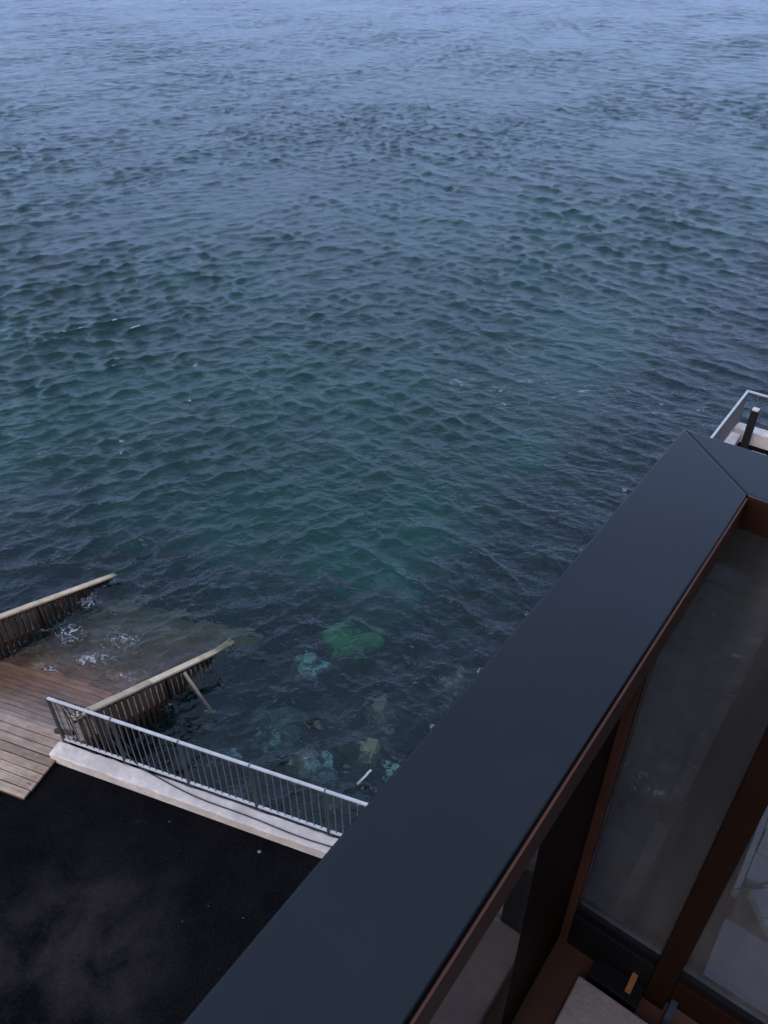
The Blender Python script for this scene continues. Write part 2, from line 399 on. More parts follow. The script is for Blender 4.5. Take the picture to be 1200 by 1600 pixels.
Fq = np.stack([idx[:-1, :-1], idx[:-1, 1:], idx[1:, 1:], idx[1:, :-1]], -1).reshape(-1, 4)
me = bpy.data.meshes.new('seabed'); me.from_pydata(V.tolist(), [], Fq.tolist()); me.materials.append(M_BED)
for q in me.polygons: q.use_smooth = True
seabed = tag(link(bpy.data.objects.new('seabed', me)), kind='structure')
mb = MB(); mb.add([(-4500, -200, -5.6), (4500, -200, -5.6), (4500, 4500, -5.6), (-4500, 4500, -5.6)], [(0, 1, 2, 3)])
tag(mb.build('deep_seabed', M_BED), kind='structure')

# sea surface: real waves, a sum of random wave trains
def row_spacing(y):
    return min((y * y + ZC * ZC) / ZC / 800.0, 0.16 if y < 62 else 0.24 if y < 100 else 0.30 if y < 170 else 0.30 + (y - 170) * 0.03)
ys = [5.0]
while ys[-1] < 320: ys.append(ys[-1] + row_spacing(ys[-1]))
ys += [400, 520, 700, 1000, 1500, 2300, 4000]
ys = np.array(ys)
NT = 860
ts = np.linspace(-1.30, 1.02, NT)
NC = 210
lam = np.exp(rng.uniform(np.log(0.13), np.log(6.0), NC)); lam.sort()
train = rng.random(NC) < 0.5                               # two crossing seas, both running in towards the shore
ang = np.where(train, R(90 - 222), R(90 - 152)) + rng.normal(0, 0.32, NC) + np.where(rng.random(NC) < 0.3, rng.normal(0, 0.6, NC), 0)
kk = 2 * np.pi / lam
prof = np.where(lam < 0.65, 1.0, (0.65 / lam) ** 1.2) * np.where(lam < 0.35, (lam / 0.35) ** 0.35, 1.0)
slope = 0.0420 * prof
amp = slope / kk
ph0 = rng.uniform(0, 2 * np.pi, NC)
kx = kk * np.cos(ang); ky = kk * np.sin(ang)
RG = np.full(len(ys), 0.3, np.float32)
PX = np.empty((len(ys), NT), np.float32); PY = np.empty_like(PX); PZ = np.empty_like(PX)
dt_ = ts[1] - ts[0]
CH = 1.15
for i, y in enumerate(ys):
    x = ts * y if y < 320 else ts * y * 1.6
    dy = ys[min(i + 1, len(ys) - 1)] - y if i + 1 < len(ys) else 1000
    s = max(dy, dt_ * y)
    wgt = np.clip((lam / s - 1.8) / 1.4, 0, 1)
    use = wgt > 0
    RG[i] = min(0.30, 0.03 + math.sqrt(0.13 * math.sqrt(0.5 * np.sum(slope ** 2 * (1 - wgt ** 2)))))
    if y > 320: use[:] = False
    PX[i] = x; PY[i] = y; PZ[i] = 0
    if not use.any(): continue
    vv = x * D2.x + y * D2.y
    calm = np.clip((y - 7.5) / 16.0, 0, 1); calm = 0.8 + 0.2 * calm * calm * (3 - 2 * calm)
    env = calm * (1 + 0.20 * np.sin(0.83 * x + 0.35 * y) * np.sin(0.29 * x - 0.71 * y + 1.3) + 0.22 * np.sin(0.21 * x + 0.13 * y + 1.0) + 0.18 * np.sin(-0.11 * x + 0.27 * y) + 0.15 * np.sin(0.47 * x - 0.33 * y + 2))
    P = np.outer(x, kx[use]) + (y * ky[use] + ph0[use])[None, :]
    A = (amp * wgt)[use]; tr_ = train[use]; ca = np.cos(ang[use]); sa = np.sin(ang[use])
    f1 = 1 / (1 + np.exp(-(x / max(y, 8) * 5.0 + 0.6))); w1 = 0.35 + 1.0 * f1; w2 = 1.35 - 1.0 * f1
    cz = np.cos(P); sz = np.sin(P)
    A1 = A * tr_; A2 = A * ~tr_
    PZ[i] = env * (w1 * (cz @ A1) + w2 * (cz @ A2))
    CHs = CH * (1 + 0.28 * np.clip(PZ[i] / 0.055, -0.9, 1.4))          # crests pinch together, troughs lie broad
    PX[i] -= env * CHs * (w1 * (sz @ (A1 * ca)) + w2 * (sz @ (A2 * ca))); PY[i] -= env * CHs * (w1 * (sz @ (A1 * sa)) + w2 * (sz @ (A2 * sa)))
# foam: patches where water breaks
foam = np.zeros_like(PZ)
def blob(x, y, rx, ry, s, az=0.0):
    dx = PX - x; dy = PY - y
    a = dx * math.cos(az) - dy * math.sin(az); b = dx * math.sin(az) + dy * math.cos(az)
    np.maximum(foam, s * np.exp(-((a / rx) ** 2 + (b / ry) ** 2)), out=foam)
for (x, y, rx, ry, s) in [(-5.94, 10.4, .6, .5, .66), (-4.93, 10.2, .9, .6, .59), (-5.39, 9.76, .8, .30, .68), (-4.6, 9.4, .8, .25, .62), (-5.9, 11.3, .6, .45, .62), (-3.1, 8.6, .55, .10, .56),
                          (-6.1, 9.55, .45, .22, .66), (-3.95, 9.2, .45, .2, .52),
                          (-6.75, 17.18, .10, .26, .8), (-6.62, 16.7, .06, .2, .8), (-5.66, 21.5, .10, .24, .85), (-5.44, 19.34, .16, .10, .75), (-2.11, 19.1, .10, .2, .75),
                          (7.98, 23.6, .16, .35, .8), (39, 102, 1.1, .9, .9), (23.3, 72.6, .7, .8, .75), (-12.5, 24.2, .2, .16, .8), (9.4, 21.0, .5, .15, .8)]:
    blob(x, y, rx, ry, s)
for k in range(70):                                        # broken streaks of surf beyond the far stones
    f = random.random(); x = 1.6 + 7.6 * f + random.gauss(0, .25); y = 20.4 - 2.1 * f + random.gauss(0, .55) * (.5 + f * .5)
    blob(x, y, random.uniform(.10, .32), random.uniform(.05, .12), random.uniform(.60, .82), R(22) + random.gauss(0, .5))
u_ = 5.2
while u_ < 16.8:                                           # surf on the stones along the quay
    q = B(u_, -4.45 + random.uniform(-.25, .2), 0); blob(q.x, q.y, random.uniform(.1, .28), random.uniform(.05, .14), random.uniform(.52, .72), random.uniform(-1, 1)); u_ += random.uniform(.2, .8)
for k in range(20):
    q = B(random.uniform(6.2, 14), random.uniform(-3.2, -.55), 0); blob(q.x, q.y, random.uniform(.1, .35), random.uniform(.06, .16), random.uniform(.48, .62), random.uniform(-1, 1))
for (x, y) in [(4.0, 7.3), (4.2, 7.0), (3.7, 7.5), (6.9, 10.1), (6.4, 9.7)]: blob(x, y, .35, .2, .66)
V = np.stack([PX, PY, PZ], -1).reshape(-1, 3).astype(np.float32)
ny, nx = PZ.shape
idx = np.arange(ny * nx, dtype=np.int32).reshape(ny, nx)
Fq = np.stack([idx[:-1, :-1], idx[:-1, 1:], idx[1:, 1:], idx[1:, :-1]], -1).reshape(-1)
me = bpy.data.meshes.new('sea')
me.vertices.add(len(V)); me.vertices.foreach_set('co', V.ravel())
nf = len(Fq) // 4
me.loops.add(nf * 4); me.loops.foreach_set('vertex_index', Fq)
me.polygons.add(nf); me.polygons.foreach_set('loop_start', np.arange(0, nf * 4, 4, dtype=np.int32))
me.update(calc_edges=True)
me.polygons.foreach_set('use_smooth', np.ones(nf, dtype=bool))
fa = me.attributes.new('foam', 'FLOAT', 'POINT'); fa.data.foreach_set('value', foam.ravel().astype(np.float32))
rg = me.attributes.new('ripple_roughness', 'FLOAT', 'POINT'); rg.data.foreach_set('value', np.repeat(RG, NT).astype(np.float32))
me.materials.append(M_SEA)
sea = tag(link(bpy.data.objects.new('sea_water', me)), kind='structure')

# the house the balcony hangs on: unseen behind the viewer, also built to block skylight
hb = thing('house', 'unseen dark rendered house wall behind the balcony', 'house', B(-5, 6, Z_ASPH))
mb = MB(); mb.box(B(-16, 1.75, Z_ASPH - .3), D1 * 19, D2 * 9, UP * 16.5); under(hb, mb.build('wall', M_WALL))
mb = MB(); mb.box(B(-1.6, 1.70, -1.75), D1 * 1.8, D2 * 0.05 * -0.5, UP * 2.2); under(hb, mb.build('door', M_BLACK))

# ================================================================== THE QUAY EDGE
Z_K = -10.0
# kerb wall with uneven arrises
def rough_block(name, fr, a0, a1, b0, b1, z0, z1, m, step=0.12, j=0.008, parent=None, ch=0.018):
    n = max(2, int((a1 - a0) / step)); vs = []; fs = []
    prof = [(b0, z0), (b1, z0), (b1, z1 - ch), (b1 - ch, z1), (b0 + ch, z1), (b0, z1 - ch)]
    for i in range(n + 1):
        a = a0 + (a1 - a0) * i / n
        for b, z in prof:
            vs.append(fr(a, b + random.uniform(-j, j) * (z > z0), z + random.uniform(-j, j) * .6 * (z > z0)))
    k = len(prof)
    for i in range(n):
        for q in range(k): fs.append((i * k + q, i * k + (q + 1) % k, (i + 1) * k + (q + 1) % k, (i + 1) * k + q))
    fs.append(tuple(range(k))); fs.append(tuple(range(n * k, n * k + k))[::-1])
    mb = MB(); mb.add(vs, fs); return mb.build(name, m, parent)
kerb = rough_block('kerb_wall', K, -7.24, 1.02, 4.94, 5.19, Z_ASPH - .02, Z_K, M_CONC)
tag(kerb, 'long pale concrete kerb under the metal railing, edging the black asphalt', 'kerb')

# metal railing standing on the sea side of the kerb
rail = thing('metal_railing', 'low galvanised railing with thin bars along the pale concrete kerb', 'railing', K(-7.17, 5.22, Z_K))
posts = [-7.17 + 1.097 * i for i in range(8)]
RB = 5.215; handrails = []
for i in range(7):
    a0, a1 = posts[i], posts[i + 1]
    mb = MB(); mb.box(K(a0 + .006, RB - .026, -9.015), E1 * (a1 - a0 - .012), E2 * .040, UP * .036); hr_ = under(rail, mb.build('handrail', M_GALV, bevel=.006)); handrails.append(hr_)
    mb = MB(); mb.box(K(a0 + .02, RB - .018, -9.965), E1 * (a1 - a0 - .04), E2 * .036, UP * .032); under(rail, mb.build('bottom_rail', M_GALV, bevel=.004))
bal = MB(); bal.box((-.006, -.006, 0), (.012, 0, 0), (0, .012, 0), (0, 0, .916)); bal_me = bal.mesh('baluster', M_STEEL)
for i in range(7):
    for k in range(1, 10):
        a = posts[i] + 1.097 * k / 10 + random.uniform(-.004, .004)
        place('baluster', bal_me, axes_matrix(E1, E2, UP, K(a, RB, -9.932)), rail)
pst = MB(); pst.box((-.018, -.02, 0), (.008, 0, 0), (0, .04, 0), (0, 0, 1.10)); pst.box((.010, -.02, 0), (.008, 0, 0), (0, .04, 0), (0, 0, 1.10)); pst.box((-.028, -.034, -.01), (.056, 0, 0), (0, .068, 0), (0, 0, .05))
pst_me = pst.mesh('post', M_STEEL)
for ip, a in enumerate(posts):
    place('post', pst_me, axes_matrix(E1, E2, UP, K(a, RB, -10.118)), rail)
    mb = MB(); mb.box(K(a - .008, RB - .030, -9.02), E1 * .016, E2 * .060, UP * .052); mb.build('joint_sleeve', M_STEEL, handrails[min(ip, 6)])

# cable lying along the kerb
pts = []
for i in range(41):
    f = i / 40; a = -6.05 + 4.6 * f
    b = 5.235 - .17 * (1 - math.exp(-f * 5.0)) - .045 * math.sin(f * 3.1) + .012 * math.sin(f * 17)
    pts.append(K(a, b, Z_K + .012 + (.22 * max(0, .06 - f) / .06)))
mb = MB(); mb.tube(pts, .010, 6)
tag(mb.build('cable', M_CABLE, smooth_=True), 'thin black cable lying loosely along the pale concrete kerb', 'cable')

# cords tied about the end of the railing, with a small coil
rp = thing('cord_tangle', 'black cords tied in loops to the seaward end of the metal railing', 'cord', K(-7.0, 5.24, Z_K))
def loop(p0, p1, sag, side=0.03, n=12):
    return [K(p0[0] + (p1[0] - p0[0]) * i / n, 5.25 + side * math.sin(math.pi * i / n), p0[1] + (p1[1] - p0[1]) * i / n - sag * math.sin(math.pi * i / n)) for i in range(n + 1)]
for p0, p1, sg in [((-7.05, -9.0), (-6.93, -9.95), .0), ((-7.0, -9.0), (-6.72, -9.02), .34), ((-6.93, -9.0), (-6.62, -9.02), .22), ((-6.72, -9.0), (-6.55, -9.0), .16), ((-6.62, -9.0), (-6.05, -9.9), .10), ((-6.95, -9.4), (-6.62, -9.1), .1), ((-6.5, -9.0), (-5.9, -9.75), -.05)]:
    mb = MB(); mb.tube(loop(p0, p1, sg), .009, 6); under(rp, mb.build('cord', M_CABLE))
cm = MB()
for k in range(3):
    cm.tube([K(-6.74 + .045 * math.cos(q * .5236), 5.28 + .012 * k, -9.20 + .045 * math.sin(q * .5236)) for q in range(13)], .014, 6)
under(rp, cm.build('coil', M_CABLE))
wm = MB(); wm.box(K(-6.765, 5.262, -9.225), E1 * .05, E2 * .01, UP * .05); under(rp, wm.build('tape', M_GALV))
mb = MB(); mb.box(K(-7.30, 5.20, -9.88), E1 * .30 + E2 * .06, E2 * .05, UP * .09)
tag(mb.build('wooden_block', M_SLAT, bevel=.006), 'short brown wooden block wedged at the foot of the railing end', 'wooden block')

# ================================================================== THE WOODEN BATHING RAMP
Z_D, B_H, SL = -10.12, 5.28, 0.475
ramp_t = thing('boat_ramp', 'wet wooden ramp of cross boards running down into the sea', 'ramp', K(-9, 5.1, Z_D))
N_NEAR, N_FAR = -7.66, -10.94
def deck_z(b): return Z_D - SL * max(0, b - B_H)
def a_of_n(n, b):        # a on the line n = const at given b
    u = (b + .1651 * n) / .9863
    return .9863 * n + .1651 * u
# flat landing boards
yb = 4.25; k = 0
while yb < B_H - .02:
    wd = .142; L = 7.5
    m_ = board_mesh('plank', L, wd - random.uniform(.010, .016), .04, M_DECKTOP, .003, 12)
    a1 = -7.16 + random.uniform(-.008, .008)
    place('plank', m_, axes_matrix(-E1, -E2, UP, K(a1, yb + wd / 2, Z_D + random.uniform(-.003, .003))), ramp_t)
    yb += wd; k += 1
# sloping boards
SDIR = (E2 - UP * SL).normalized(); SN = E1.cross(SDIR).normalized()
if SN.z < 0: SN = -SN
sl_len = math.sqrt(1 + SL * SL)
bb = yb; 
while bb < 9.6:
    wd = .142 / sl_len
    bm_ = bb + wd / 2
    a_r = a_of_n(N_NEAR - .02, bm_); a_l = a_of_n(N_FAR + .02, bm_)
    if bb < 5.7: a_l -= 2.5 * max(0, (5.7 - bb))
    a_l = max(a_l, a_r - 4.6)
    m_ = board_mesh('plank', a_r - a_l, (.142 - random.uniform(.012, .020)), .04, M_DECK, .004, 8)
    place('plank', m_, axes_matrix(-E1, -SDIR, SN, K(a_r, bm_, deck_z(bm_) + random.uniform(-.004, .004))), ramp_t)
    bb += wd
for n in (N_NEAR - .25, -8.7, -9.9, N_FAR + .25):            # bearers below
    mb = MB(); us = (B_H + .05 + .1651 * n) / .9863; a0 = Fp(n, us, Z_D - .09); a1 = Fp(n, us + 4.4, Z_D - .09 - SL * .9863 * 4.4)
    mb.box(a0, a1 - a0, FN * .06, UP * -.14); under(ramp_t, mb.build('bearer', M_SLAT))
mb = MB(); mb.box(K(-14.6, 4.26, Z_ASPH), E1 * 7.40, E2 * .05, UP * .04); under(ramp_t, mb.build('bearer', M_SLAT))

def fence(name, label, n, u0, u1, z0, slope, hgt, side, brace, inner):
    """slatted guard at the ramp's edge; side = +1 when the ramp lies towards -n"""
    e = thing(name, label, 'fence', Fp(n, u0, z0 - hgt), 'slatted guard rails of the ramp')
    d = (FU - UP * slope).normalized(); nn = FN.cross(d).normalized()
    if nn.z < 0: nn = -nn
    L = (u1 - u0) * math.sqrt(1 + slope * slope)
    cuts = [0, L * .42, L * .74, L] if brace else [0, L * .5, L]
    for i in range(len(cuts) - 1):
        l = cuts[i + 1] - cuts[i] - .004
        me = board_mesh('cap_board', l, .125, .038, M_CAPWOOD, .003, 6)
        place('cap_board', me, axes_matrix(d, nn.cross(d), nn, Fp(n, u0, z0) + d * (cuts[i] + .002)), e)
    for off, dz in ((0, -.038), (0, -.60)):
        mb = MB(); mb.box(Fp(n - .022, u0, z0 + dz), d * L, FN * .044, nn * -.085); under(e, mb.build('rail', M_SLAT))
    # slats, alternately outside and inside
    sm = {}
    for key, mt_ in (('o', M_SLAT), ('i', inner)):
        for q in range(3): sm[key, q] = board_mesh('slat', hgt + .10, .066, .021, mt_, .006, 5)
    u = u0 + .06; k = 0
    while u < u1 - .05:
        zt = z0 - slope * (u - u0) - .045
        for key, s_ in (('o', 1), ('i', -1)):
            uu = u + (0.057 if key == 'i' else 0) + random.uniform(-.004, .004)
            zz = zt - slope * (uu - u)
            sd_ = side * s_
            # local X down, local Z outwards
            zx = FN * sd_; xx = -UP; yy = zx.cross(xx)
            place('slat', sm[key, random.randrange(3)], axes_matrix(xx, yy, zx, Fp(n + sd_ * .045, uu, zz - random.uniform(0, .02))), e)
        u += .114; k += 1
    uu = u0 + .42
    while uu < u1:
        zt = z0 - slope * (uu - u0) - .04
        mb = MB(); mb.box(Fp(n - .09 * (side < 0) - 0.0 if False else n - side * .07 - .045, uu - .045, zt - hgt - .9), FU * .09, FN * .09, UP * (hgt + .86)); under(e, mb.build('post', M_SLAT))
        uu += 1.35
    if brace:
        p0 = Fp(n + .07, 6.15, z0 - slope * (6.15 - u0) - .10); p1 = Fp(n + .72, 6.04, -11.12)
        dd = (p1 - p0); mb = MB(); mb.box(p0 - FU * .025, dd, FU * .05, dd.cross(FU).normalized() * .05); under(e, mb.build('brace', M_SLATP))
    return e
fence('slatted_guard', 'slatted wooden guard beside the metal railing, with a diagonal brace into the sea', N_NEAR, 4.07, 7.5, -9.383, .469, .88, 1, True, M_SLATP)
fence('slatted_guard', 'slatted wooden guard on the far seaward side of the ramp', N_FAR, 4.2, 7.75, -9.522, .385, 1.06, 1, False, M_SLATD)

# ================================================================== THE FAR TERRACE
ft = rough_block('parapet', lambda a, b, z: B(b, a, z), -2.98, 9.0, 18.0, 18.32, Z_ASPH, -9.86, M_CONC, .3, .006)
tag(ft, 'pale concrete parapet across the end of the far terrace', 'parapet')
fk = rough_block('kerb_wall', lambda a, b, z: B(a, b, z), 14.65, 17.98, -3.02, -2.80, Z_ASPH, -9.98, M_CONC, .3, .006)
tag(fk, 'short concrete kerb at the foot of the mesh railing on the far terrace', 'kerb')
fr_ = thing('metal_railing', 'steel railing with dark bars around the corner of the far terrace', 'railing', B(18.25, -3.0, -9.9))
H_ = -9.0
mb = MB(); mb.box(B(14.7, -3.025, H_ - .045), D1 * 3.62, D2 * .05, UP * .045); under(fr_, mb.build('handrail', M_GALV, bevel=.006))
mb = MB(); mb.box(B(18.27, -2.97, H_ - .042), D1 * .05, D2 * 6.0, UP * .040); under(fr_, mb.build('handrail', M_GALV, bevel=.006))
mb = MB(); mb.box(B(14.7, -3.015, -9.90), D1 * 3.58, D2 * .03, UP * .03); under(fr_, mb.build('bottom_rail', M_GALV))
fb = MB(); fb.box((-.007, -.007, 0), (.014, 0, 0), (0, .014, 0), (0, 0, .84)); fb_me = fb.mesh('baluster', M_STEEL)
for i in range(48): place('baluster', fb_me, axes_matrix(D1, D2, UP, B(14.75 + i * .074, -3.0, -9.88)), fr_)
for i in range(28): place('baluster', fb_me, axes_matrix(D1, D2, UP, B(18.295, -2.75 + i * .2, -9.88)), fr_)
for (u, v) in ((18.27, -3.0), (16.4, -3.0), (14.72, -3.0), (18.295, -.9), (18.295, 1.2)):
    mb = MB(); mb.box(B(u - .025, v - .025, -9.98), D1 * .05, D2 * .05, UP * .93); under(fr_, mb.build('post', M_STEEL))
bp_ = thing('timber_post', 'thick black timber post with a pale top on the far terrace', 'post', B(17.72, -2.62, Z_ASPH))
mb = MB(); mb.box(B(17.64, -2.70, Z_ASPH), D1 * .16, D2 * .16, UP * 1.06); under(bp_, mb.build('shaft', M_BLACKWOOD, bevel=.008))
mb = MB(); mb.box(B(17.65, -2.69, Z_ASPH + 1.06), D1 * .14, D2 * .14, UP * .03); under(bp_, mb.build('post_cap', M_CONC))
mb = MB(); mb.box(B(17.36, -2.42, Z_ASPH + .002), D1 * .25, D2 * .35, UP * .10)
tag(mb.build('concrete_block', M_CONC, bevel=.01), 'small pale concrete block lying on the far terrace', 'block')

# ================================================================== GROUND BELOW THE BALCONY, BESIDE THE HOUSE
mb = MB(); mb.box(B(3.4, .57, Z_ASPH - .02), D1 * 2.95, D2 * 3.0, UP * .14)
tag(mb.build('concrete_slab', M_SLAB, bevel=.012), 'blue-grey concrete slab on the ground beside the stone edging', 'slab')
mb = MB(); mb.box(B(6.352, .62, Z_ASPH - .02), D1 * 3.4, D2 * 2.8, UP * .026); tag(mb.build('soil', M_SOIL), kind='structure')
mb = MB(); mb.box(B(6.75, .53, Z_ASPH - .02), D1 * 3.2, D2 * .075, UP * .15)
tag(mb.build('kerb_strip', M_STONE, bevel=.01), 'thin pale kerb strip beside the grey edging stones', 'kerb')
def edge_stone(label, u, v, ang, L, W, H):
    mb = MB(); c, s = math.cos(ang), math.sin(ang); ex = D1 * c + D2 * s; ey = -D1 * s + D2 * c
    n = 5; vs = []; fs = []
    o_ = B(u, v, Z_ASPH)
    mb.box(o_ - ey * W / 2, ex * L, ey * W, UP * H)
    ob = mb.build('edging_stone', M_STONE, bevel=.010, seg=2)
    tag(ob, label, 'stone', 'grey stones edging the planting bed')
for i in range(6):
    edge_stone('grey block of the straight stone edging beside the kerb strip', 7.02 + i * .43, .755 + random.uniform(-.01, .01), random.uniform(-.03, .03), 0.425, .28, .14 + random.uniform(0, .02))
for i in range(4):
    edge_stone('grey block of the slanting stone edging nearer the concrete slab', 6.95 - i * .27, .80 + i * .24, math.atan2(.24, -.27), .356, .26, .15 + random.uniform(0, .02))
mb = MB(); mb.prism([XY(B(7.1, .92, 0)), XY(B(9.6, .92, 0)), XY(B(9.6, 3.2, 0)), XY(B(6.0, 3.2, 0)), XY(B(6.1, 1.95, 0))], Z_ASPH + ZC, Z_ASPH + ZC + .05)
tag(mb.build('planting_bed', M_BEDDARK), kind='structure')
mb = MB(); mb.tube([B(6.69 + .46 * f, .50 + .40 * f, Z_ASPH + .17 + .01 * math.sin(f * 6)) for f in [i / 10 for i in range(14)]], .010, 6)
tag(mb.build('cable', M_CABLE), 'dark cable crossing the corner of the stone edging', 'cable')

# pale grit on the asphalt
mb = MB()
ico = [Vector(q) for q in ((0, 0, 1), (.9, 0, .3), (.28, .85, .3), (-.72, .53, .3), (-.72, -.53, .3), (.28, -.85, .3), (0, 0, -.2))]
icf = [(0, 1, 2), (0, 2, 3), (0, 3, 4), (0, 4, 5), (0, 5, 1), (6, 2, 1), (6, 3, 2), (6, 4, 3), (6, 5, 4), (6, 1, 5)]
for k in range(18):
    q = K(random.uniform(-7.6, -1.0), random.uniform(1.5, 4.85), Z_ASPH)
    r = random.choice([.004, .006, .007, .009, .012]); mb.add([q + x * r * random.uniform(.8, 1.2) for x in ico], icf)
tag(mb.build('gravel', M_STONE), 'scattered pale grit on the black asphalt', 'gravel', kind='stuff')
mb = MB(); mb.add([K(-3.62, 4.735, Z_ASPH) + Vector((x.x * .035, x.y * .028, x.z * .025)) for x in ico], icf)
tag(mb.build('stone', M_STONE), 'single pale pebble on the black asphalt near the kerb', 'stone')

# ================================================================== STONES UNDER WATER
def boulder_mesh(name, m, seed, sub=4, amp=.62, flat=.55):
    bm = bmesh.new(); bmesh.ops.create_icosphere(bm, subdivisions=sub, radius=1.0)
    off = Vector((seed * 13.7, seed * 5.1, seed * 2.3))
    for v_ in bm.verts:
        d = v_.co.normalized()
        k = 1 + amp * noise.noise(d * 1.1 + off) + amp * .45 * noise.noise(d * 2.7 + off) + amp * .2 * noise.noise(d * 6 + off)
        c = noise.cell(d * 1.7 + off) * .12
        v_.co = d * (k + c); v_.co.z *= flat
    me = bpy.data.meshes.new(name); bm.to_mesh(me); bm.free(); me.materials.append(m)
    for q in me.polygons: q.use_smooth = True
    return me
def boulder(me, x, y, z, s, label, group=None):
    o = bpy.data.objects.new('boulder', me); o.location = (x, y, z); o.rotation_euler = (random.uniform(-.2, .2), random.uniform(-.2, .2), random.uniform(0, 6.28))
    o.scale = (s * random.uniform(.85, 1.2), s * random.uniform(.85, 1.15), s * random.uniform(.85, 1.1)); link(o); tag(o, label, 'boulder', group); return o
bP = [boulder_mesh('boulder', M_ROCKP, i + 1) for i in range(3)]; bY = boulder_mesh('boulder', M_ROCKY, 5); bT = [boulder_mesh('boulder', M_ROCKT, i + 7) for i in range(2)]
bD = [boulder_mesh('boulder', M_ROCKD, i + 20, 3, .5, .55) for i in range(7)] + [boulder_mesh('boulder', m_rock('grey_green_rock', (0.075, 0.088, 0.07), (0.018, 0.02, 0.013), 0.5), i + 30, 3, .55, .5) for i in range(3)]
bG = boulder_mesh('boulder', m_rock('bright_green_rock', (0.05, 0.20, 0.06), (0.012, 0.045, 0.018), 0.42), 51); bG2 = boulder_mesh('boulder', m_rock('teal_rock', (0.07, 0.19, 0.15), (0.018, 0.045, 0.035), 0.42), 52)
boulder(bP[0], -1.40, 9.85, -.62, .30, 'pale turquoise boulder under water, farthest out of the small ones')
boulder(bG, -.72, 10.95, -1.25, .36, 'large blurred green boulder deep under water')
boulder(bG2, .27, 12.75, -1.50, .50, 'faint teal boulder deepest under water beside the broad bronze rail')
boulder(bP[1], -1.99, 8.30, -.62, .24, 'pale green boulder under water nearest to the slatted guard')
boulder(bT[0], -1.25, 7.85, -.50, .26, 'tan boulder under water just beyond the metal railing')
boulder(bP[0], -1.05, 7.60, -.42, .20, 'pale cracked boulder under water touching the tan one')
boulder(bY, -.30, 7.90, -.40, .21, 'yellow-green boulder under water off the railing')
boulder(bT[1], 1.22, 9.35, -.38, .24, 'yellowish boulder awash beside the broad bronze rail')
boulder(bP[2], .10, 7.50, -.30, .16, 'small pale blue boulder awash at the edge of the bronze rail')
boulder(bP[0], -2.65, 7.95, -.65, .14, 'small pale stone under water behind the railing bars')
boulder(bT[1], -.02, 8.95, -.80, .30, 'broad grey-green flat boulder under water')
k = 0
while k < 46:
    x = random.uniform(-4.2, 2.4); y = random.uniform(6.6, 11.4)
    q = Vector((x, y, 0)); b_ = q.dot(E2); v_ = q.dot(D2)
    if b_ < 5.55 or v_ > -4.2 or q.dot(FN) < -7.2: continue
    s = random.uniform(.22, .5); zb = float(bed_h(np.array(x), np.array(y)))
    boulder(random.choice(bD), x, y, zb + s * .22, s, 'dark weed-covered boulder among many under the water off the railing', 'dark boulders under the water'); k += 1
# rubble footing along the quay, too many stones to tell apart
rub = MB(); vs0 = []
base = boulder_mesh('rubble_base', M_ROCKD, 41, 2, .4, .6)
bv = [v_.co.copy() for v_ in base.vertices]; bf = [tuple(p_.vertices) for p_ in base.polygons]
for k in range(420):
    u = random.uniform(4.6, 19); v_ = random.uniform(-5.6, -.45); d = (-.45 - v_) / 5.0
    s = random.uniform(.18, .46); q = B(u, v_, 0); q.z = .02 - 1.15 * d ** .8 - s * .45 + random.uniform(-.15, .08) - .18
    if v_ > -2.9 and u > 14.4: continue
    rz = Matrix.Rotation(random.uniform(0, 6.28), 3, 'Z') @ Matrix.Rotation(random.uniform(-.5, .5), 3, 'X')
    rub.add([q + (rz @ x) * s for x in bv], bf)
tag(rub.build('rubble_footing', M_ROCKD, smooth_=True), 'dark rubble footing of the quay below the water', 'rubble', kind='stuff')
p0 = Vector((-.44, 7.13, -.02)); p1 = Vector((-.23, 7.36, .03))
bme = board_mesh('driftwood', (p1 - p0).length, .035, .02, m_wood('bleached_driftwood', (.62, .60, .55), (.45, .43, .39)), .012, 5)
o = bpy.data.objects.new('driftwood', bme); dd = (p1 - p0).normalized(); o.matrix_world = axes_matrix(dd, UP.cross(dd).normalized(), dd.cross(UP.cross(dd).normalized()), p0 + UP * .03); link(o)
tag(o, 'pale stick of driftwood floating at the water edge by the railing', 'driftwood')

# ================================================================== THE BALCONY
ZT, ZU = -.55, -.597                        # top and underside of the broad rail
VI, VO, UI, UO = -.107, -.2205, .8585, .962
br = thing('balcony_railing', 'broad dark bronze balcony rail turning a corner, with glass below it', 'railing', B(.9, -.16, -1.8))
mb = MB(); mb.prism([XY(B(-2.6, VO, 0)), XY(B(UO - .0004, VO, 0)), XY(B(UI - .0004, VI, 0)), XY(B(-2.6, VI, 0))], ZU + ZC, ZT + ZC)
top1 = under(br, mb.build('top_rail', M_CAP, bevel=.003, seg=3))
mb = MB(); mb.prism([XY(B(UO + .0004, VO, 0)), XY(B(UO + .0004, 1.74, 0)), XY(B(UI + .0004, 1.74, 0)), XY(B(UI + .0004, VI, 0))], ZU + ZC, ZT + ZC - .0012)
top2 = under(br, mb.build('top_rail', M_CAP, bevel=.003, seg=3))
def pbox(name, u0, u1, v0, v1, z0, z1, m, bev=.002):
    mb = MB(); mb.box(B(u0, v0, z0), D1 * (u1 - u0), D2 * (v1 - v0), UP * (z1 - z0)); return under(br, mb.build(name, m, bevel=bev))
ZB = -1.831
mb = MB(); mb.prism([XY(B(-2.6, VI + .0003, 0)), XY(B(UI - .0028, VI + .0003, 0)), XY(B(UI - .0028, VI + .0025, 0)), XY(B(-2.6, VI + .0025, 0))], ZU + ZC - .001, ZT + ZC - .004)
mb.build('inner_trim', M_BROWN, top1)
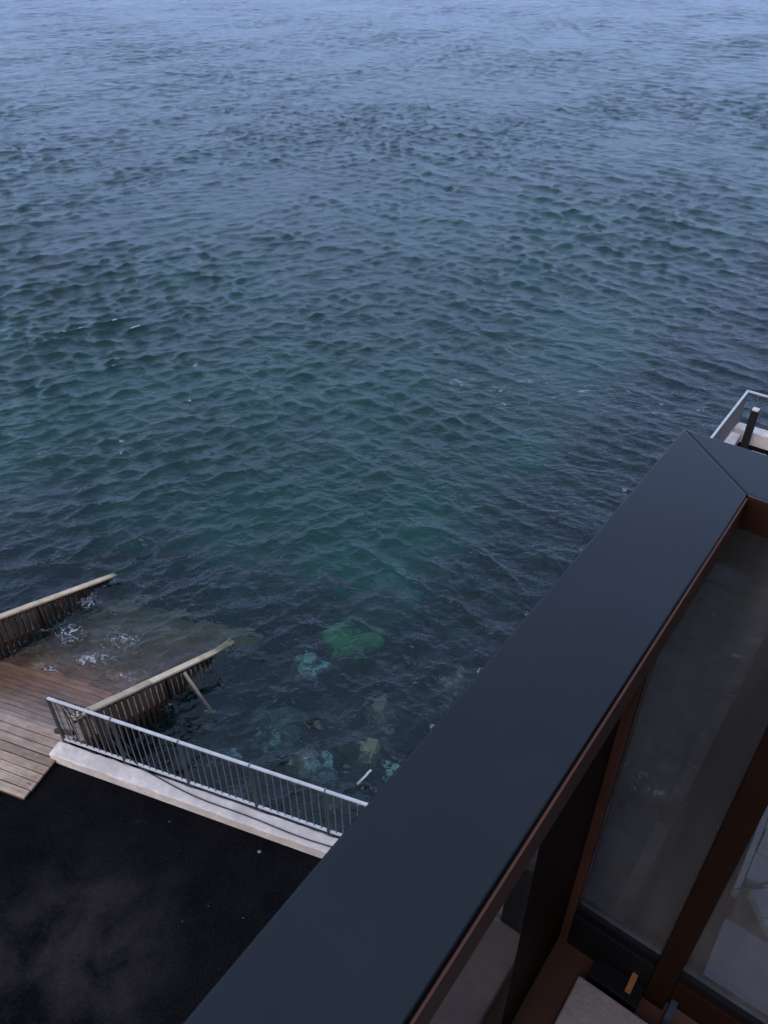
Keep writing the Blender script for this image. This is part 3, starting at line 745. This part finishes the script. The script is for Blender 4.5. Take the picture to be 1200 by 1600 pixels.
mb = MB(); mb.prism([XY(B(UI - .0025, VI + .0003, 0)), XY(B(UI - .0025, 1.74, 0)), XY(B(UI - .0003, 1.74, 0)), XY(B(UI - .0003, VI + .0003, 0))], ZU + ZC - .001, ZT + ZC - .004)
mb.build('inner_trim', M_POST, top2)
pbox('corner_post', .56, .89, -.205, -.183, ZB, ZU, M_POST)
pbox('corner_lit_edge', .892, .945, -.215, -.166, ZB, ZU, M_BROWN)  # the post's lit edge, painted as a strip of lighter brown
pbox('post', .88, .93, .014, .058, ZB, ZU, M_POST)
pbox('post', .88, .93, .62, .665, ZB, ZU, M_POST)
pbox('post', .88, .93, 1.2, 1.245, ZB, ZU, M_POST)
pbox('post', -.45, -.40, -.19, -.14, ZB, ZU, M_POST)
pbox('post', -1.55, -1.50, -.19, -.14, ZB, ZU, M_POST)
panes = []
def pane(u0, u1, v0, v1, z0, z1):
    mb = MB(); mb.box(B(u0, v0, z0), D1 * (u1 - u0), D2 * (v1 - v0), UP * (z1 - z0))
    me = mb.mesh('glass_pane', M_GLASS); ob = bpy.data.objects.new('glass_pane', me); link(ob); under(br, ob); panes.append(ob)
pane(.906, .914, -.165, .0135, -1.685, ZU); pane(.906, .914, .0585, .6195, -1.685, ZU); pane(.906, .914, .6655, 1.1995, -1.685, ZU)
pane(-.399, .5595, -.178, -.170, -1.685, ZU); pane(-1.499, -.4505, -.178, -.170, -1.685, ZU)
for i, (v0, v1) in enumerate(((-.165, .0135), (.0585, .6195), (.6655, 1.1995))):
    mb = MB(); mb.box(B(.896, v0, -1.702), D1 * .028, D2 * (v1 - v0), UP * .015); mb.build('glazing_bead', M_BLACK, panes[i])
pbox('bottom_rail', .886, .928, -.165, .0135, -1.831, -1.704, M_BLACK)
pbox('sill', .834, .884, -.094, .0135, -1.831, -1.792, M_BLACK)
pbox('bottom_rail', .886, .928, .0585, .6195, -1.80, -1.704, M_POST)
pbox('bottom_rail', .886, .928, .6655, 1.1995, -1.80, -1.704, M_POST)
pbox('bottom_rail', -.399, .5595, -.195, -.155, -1.80, -1.70, M_POST); pbox('bottom_rail', -1.499, -.4505, -.195, -.155, -1.80, -1.70, M_POST)
pbox('orange_lit_slot', .850, .8855, -.020, -.008, -1.7915, -1.768, M_ORANGE, .001)  # small orange piece standing in for a lit slot at the rail's foot
pbox('blue_lit_gap', .850, .8855, .064, .078, -1.831, -1.77, M_BLUEG, .001)  # small blue piece standing in for a blue-lit opening by the post
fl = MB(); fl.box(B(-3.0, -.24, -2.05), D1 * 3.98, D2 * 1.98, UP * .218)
bf_ = tag(fl.build('balcony_floor', M_BROWN), kind='structure')
for iu in range(8):
    for iv in range(4):
        u1 = .819 - iu * .404; v0 = -.109 + iv * .404
        if v0 + .40 > 1.74: continue
        mb = MB(); mb.box(B(u1 - .40, v0, -1.831), D1 * .40, D2 * .40, UP * (.048 + random.uniform(-.001, .001))); ob = mb.build('paver', M_PAVER, bevel=.004); ob.parent = bf_
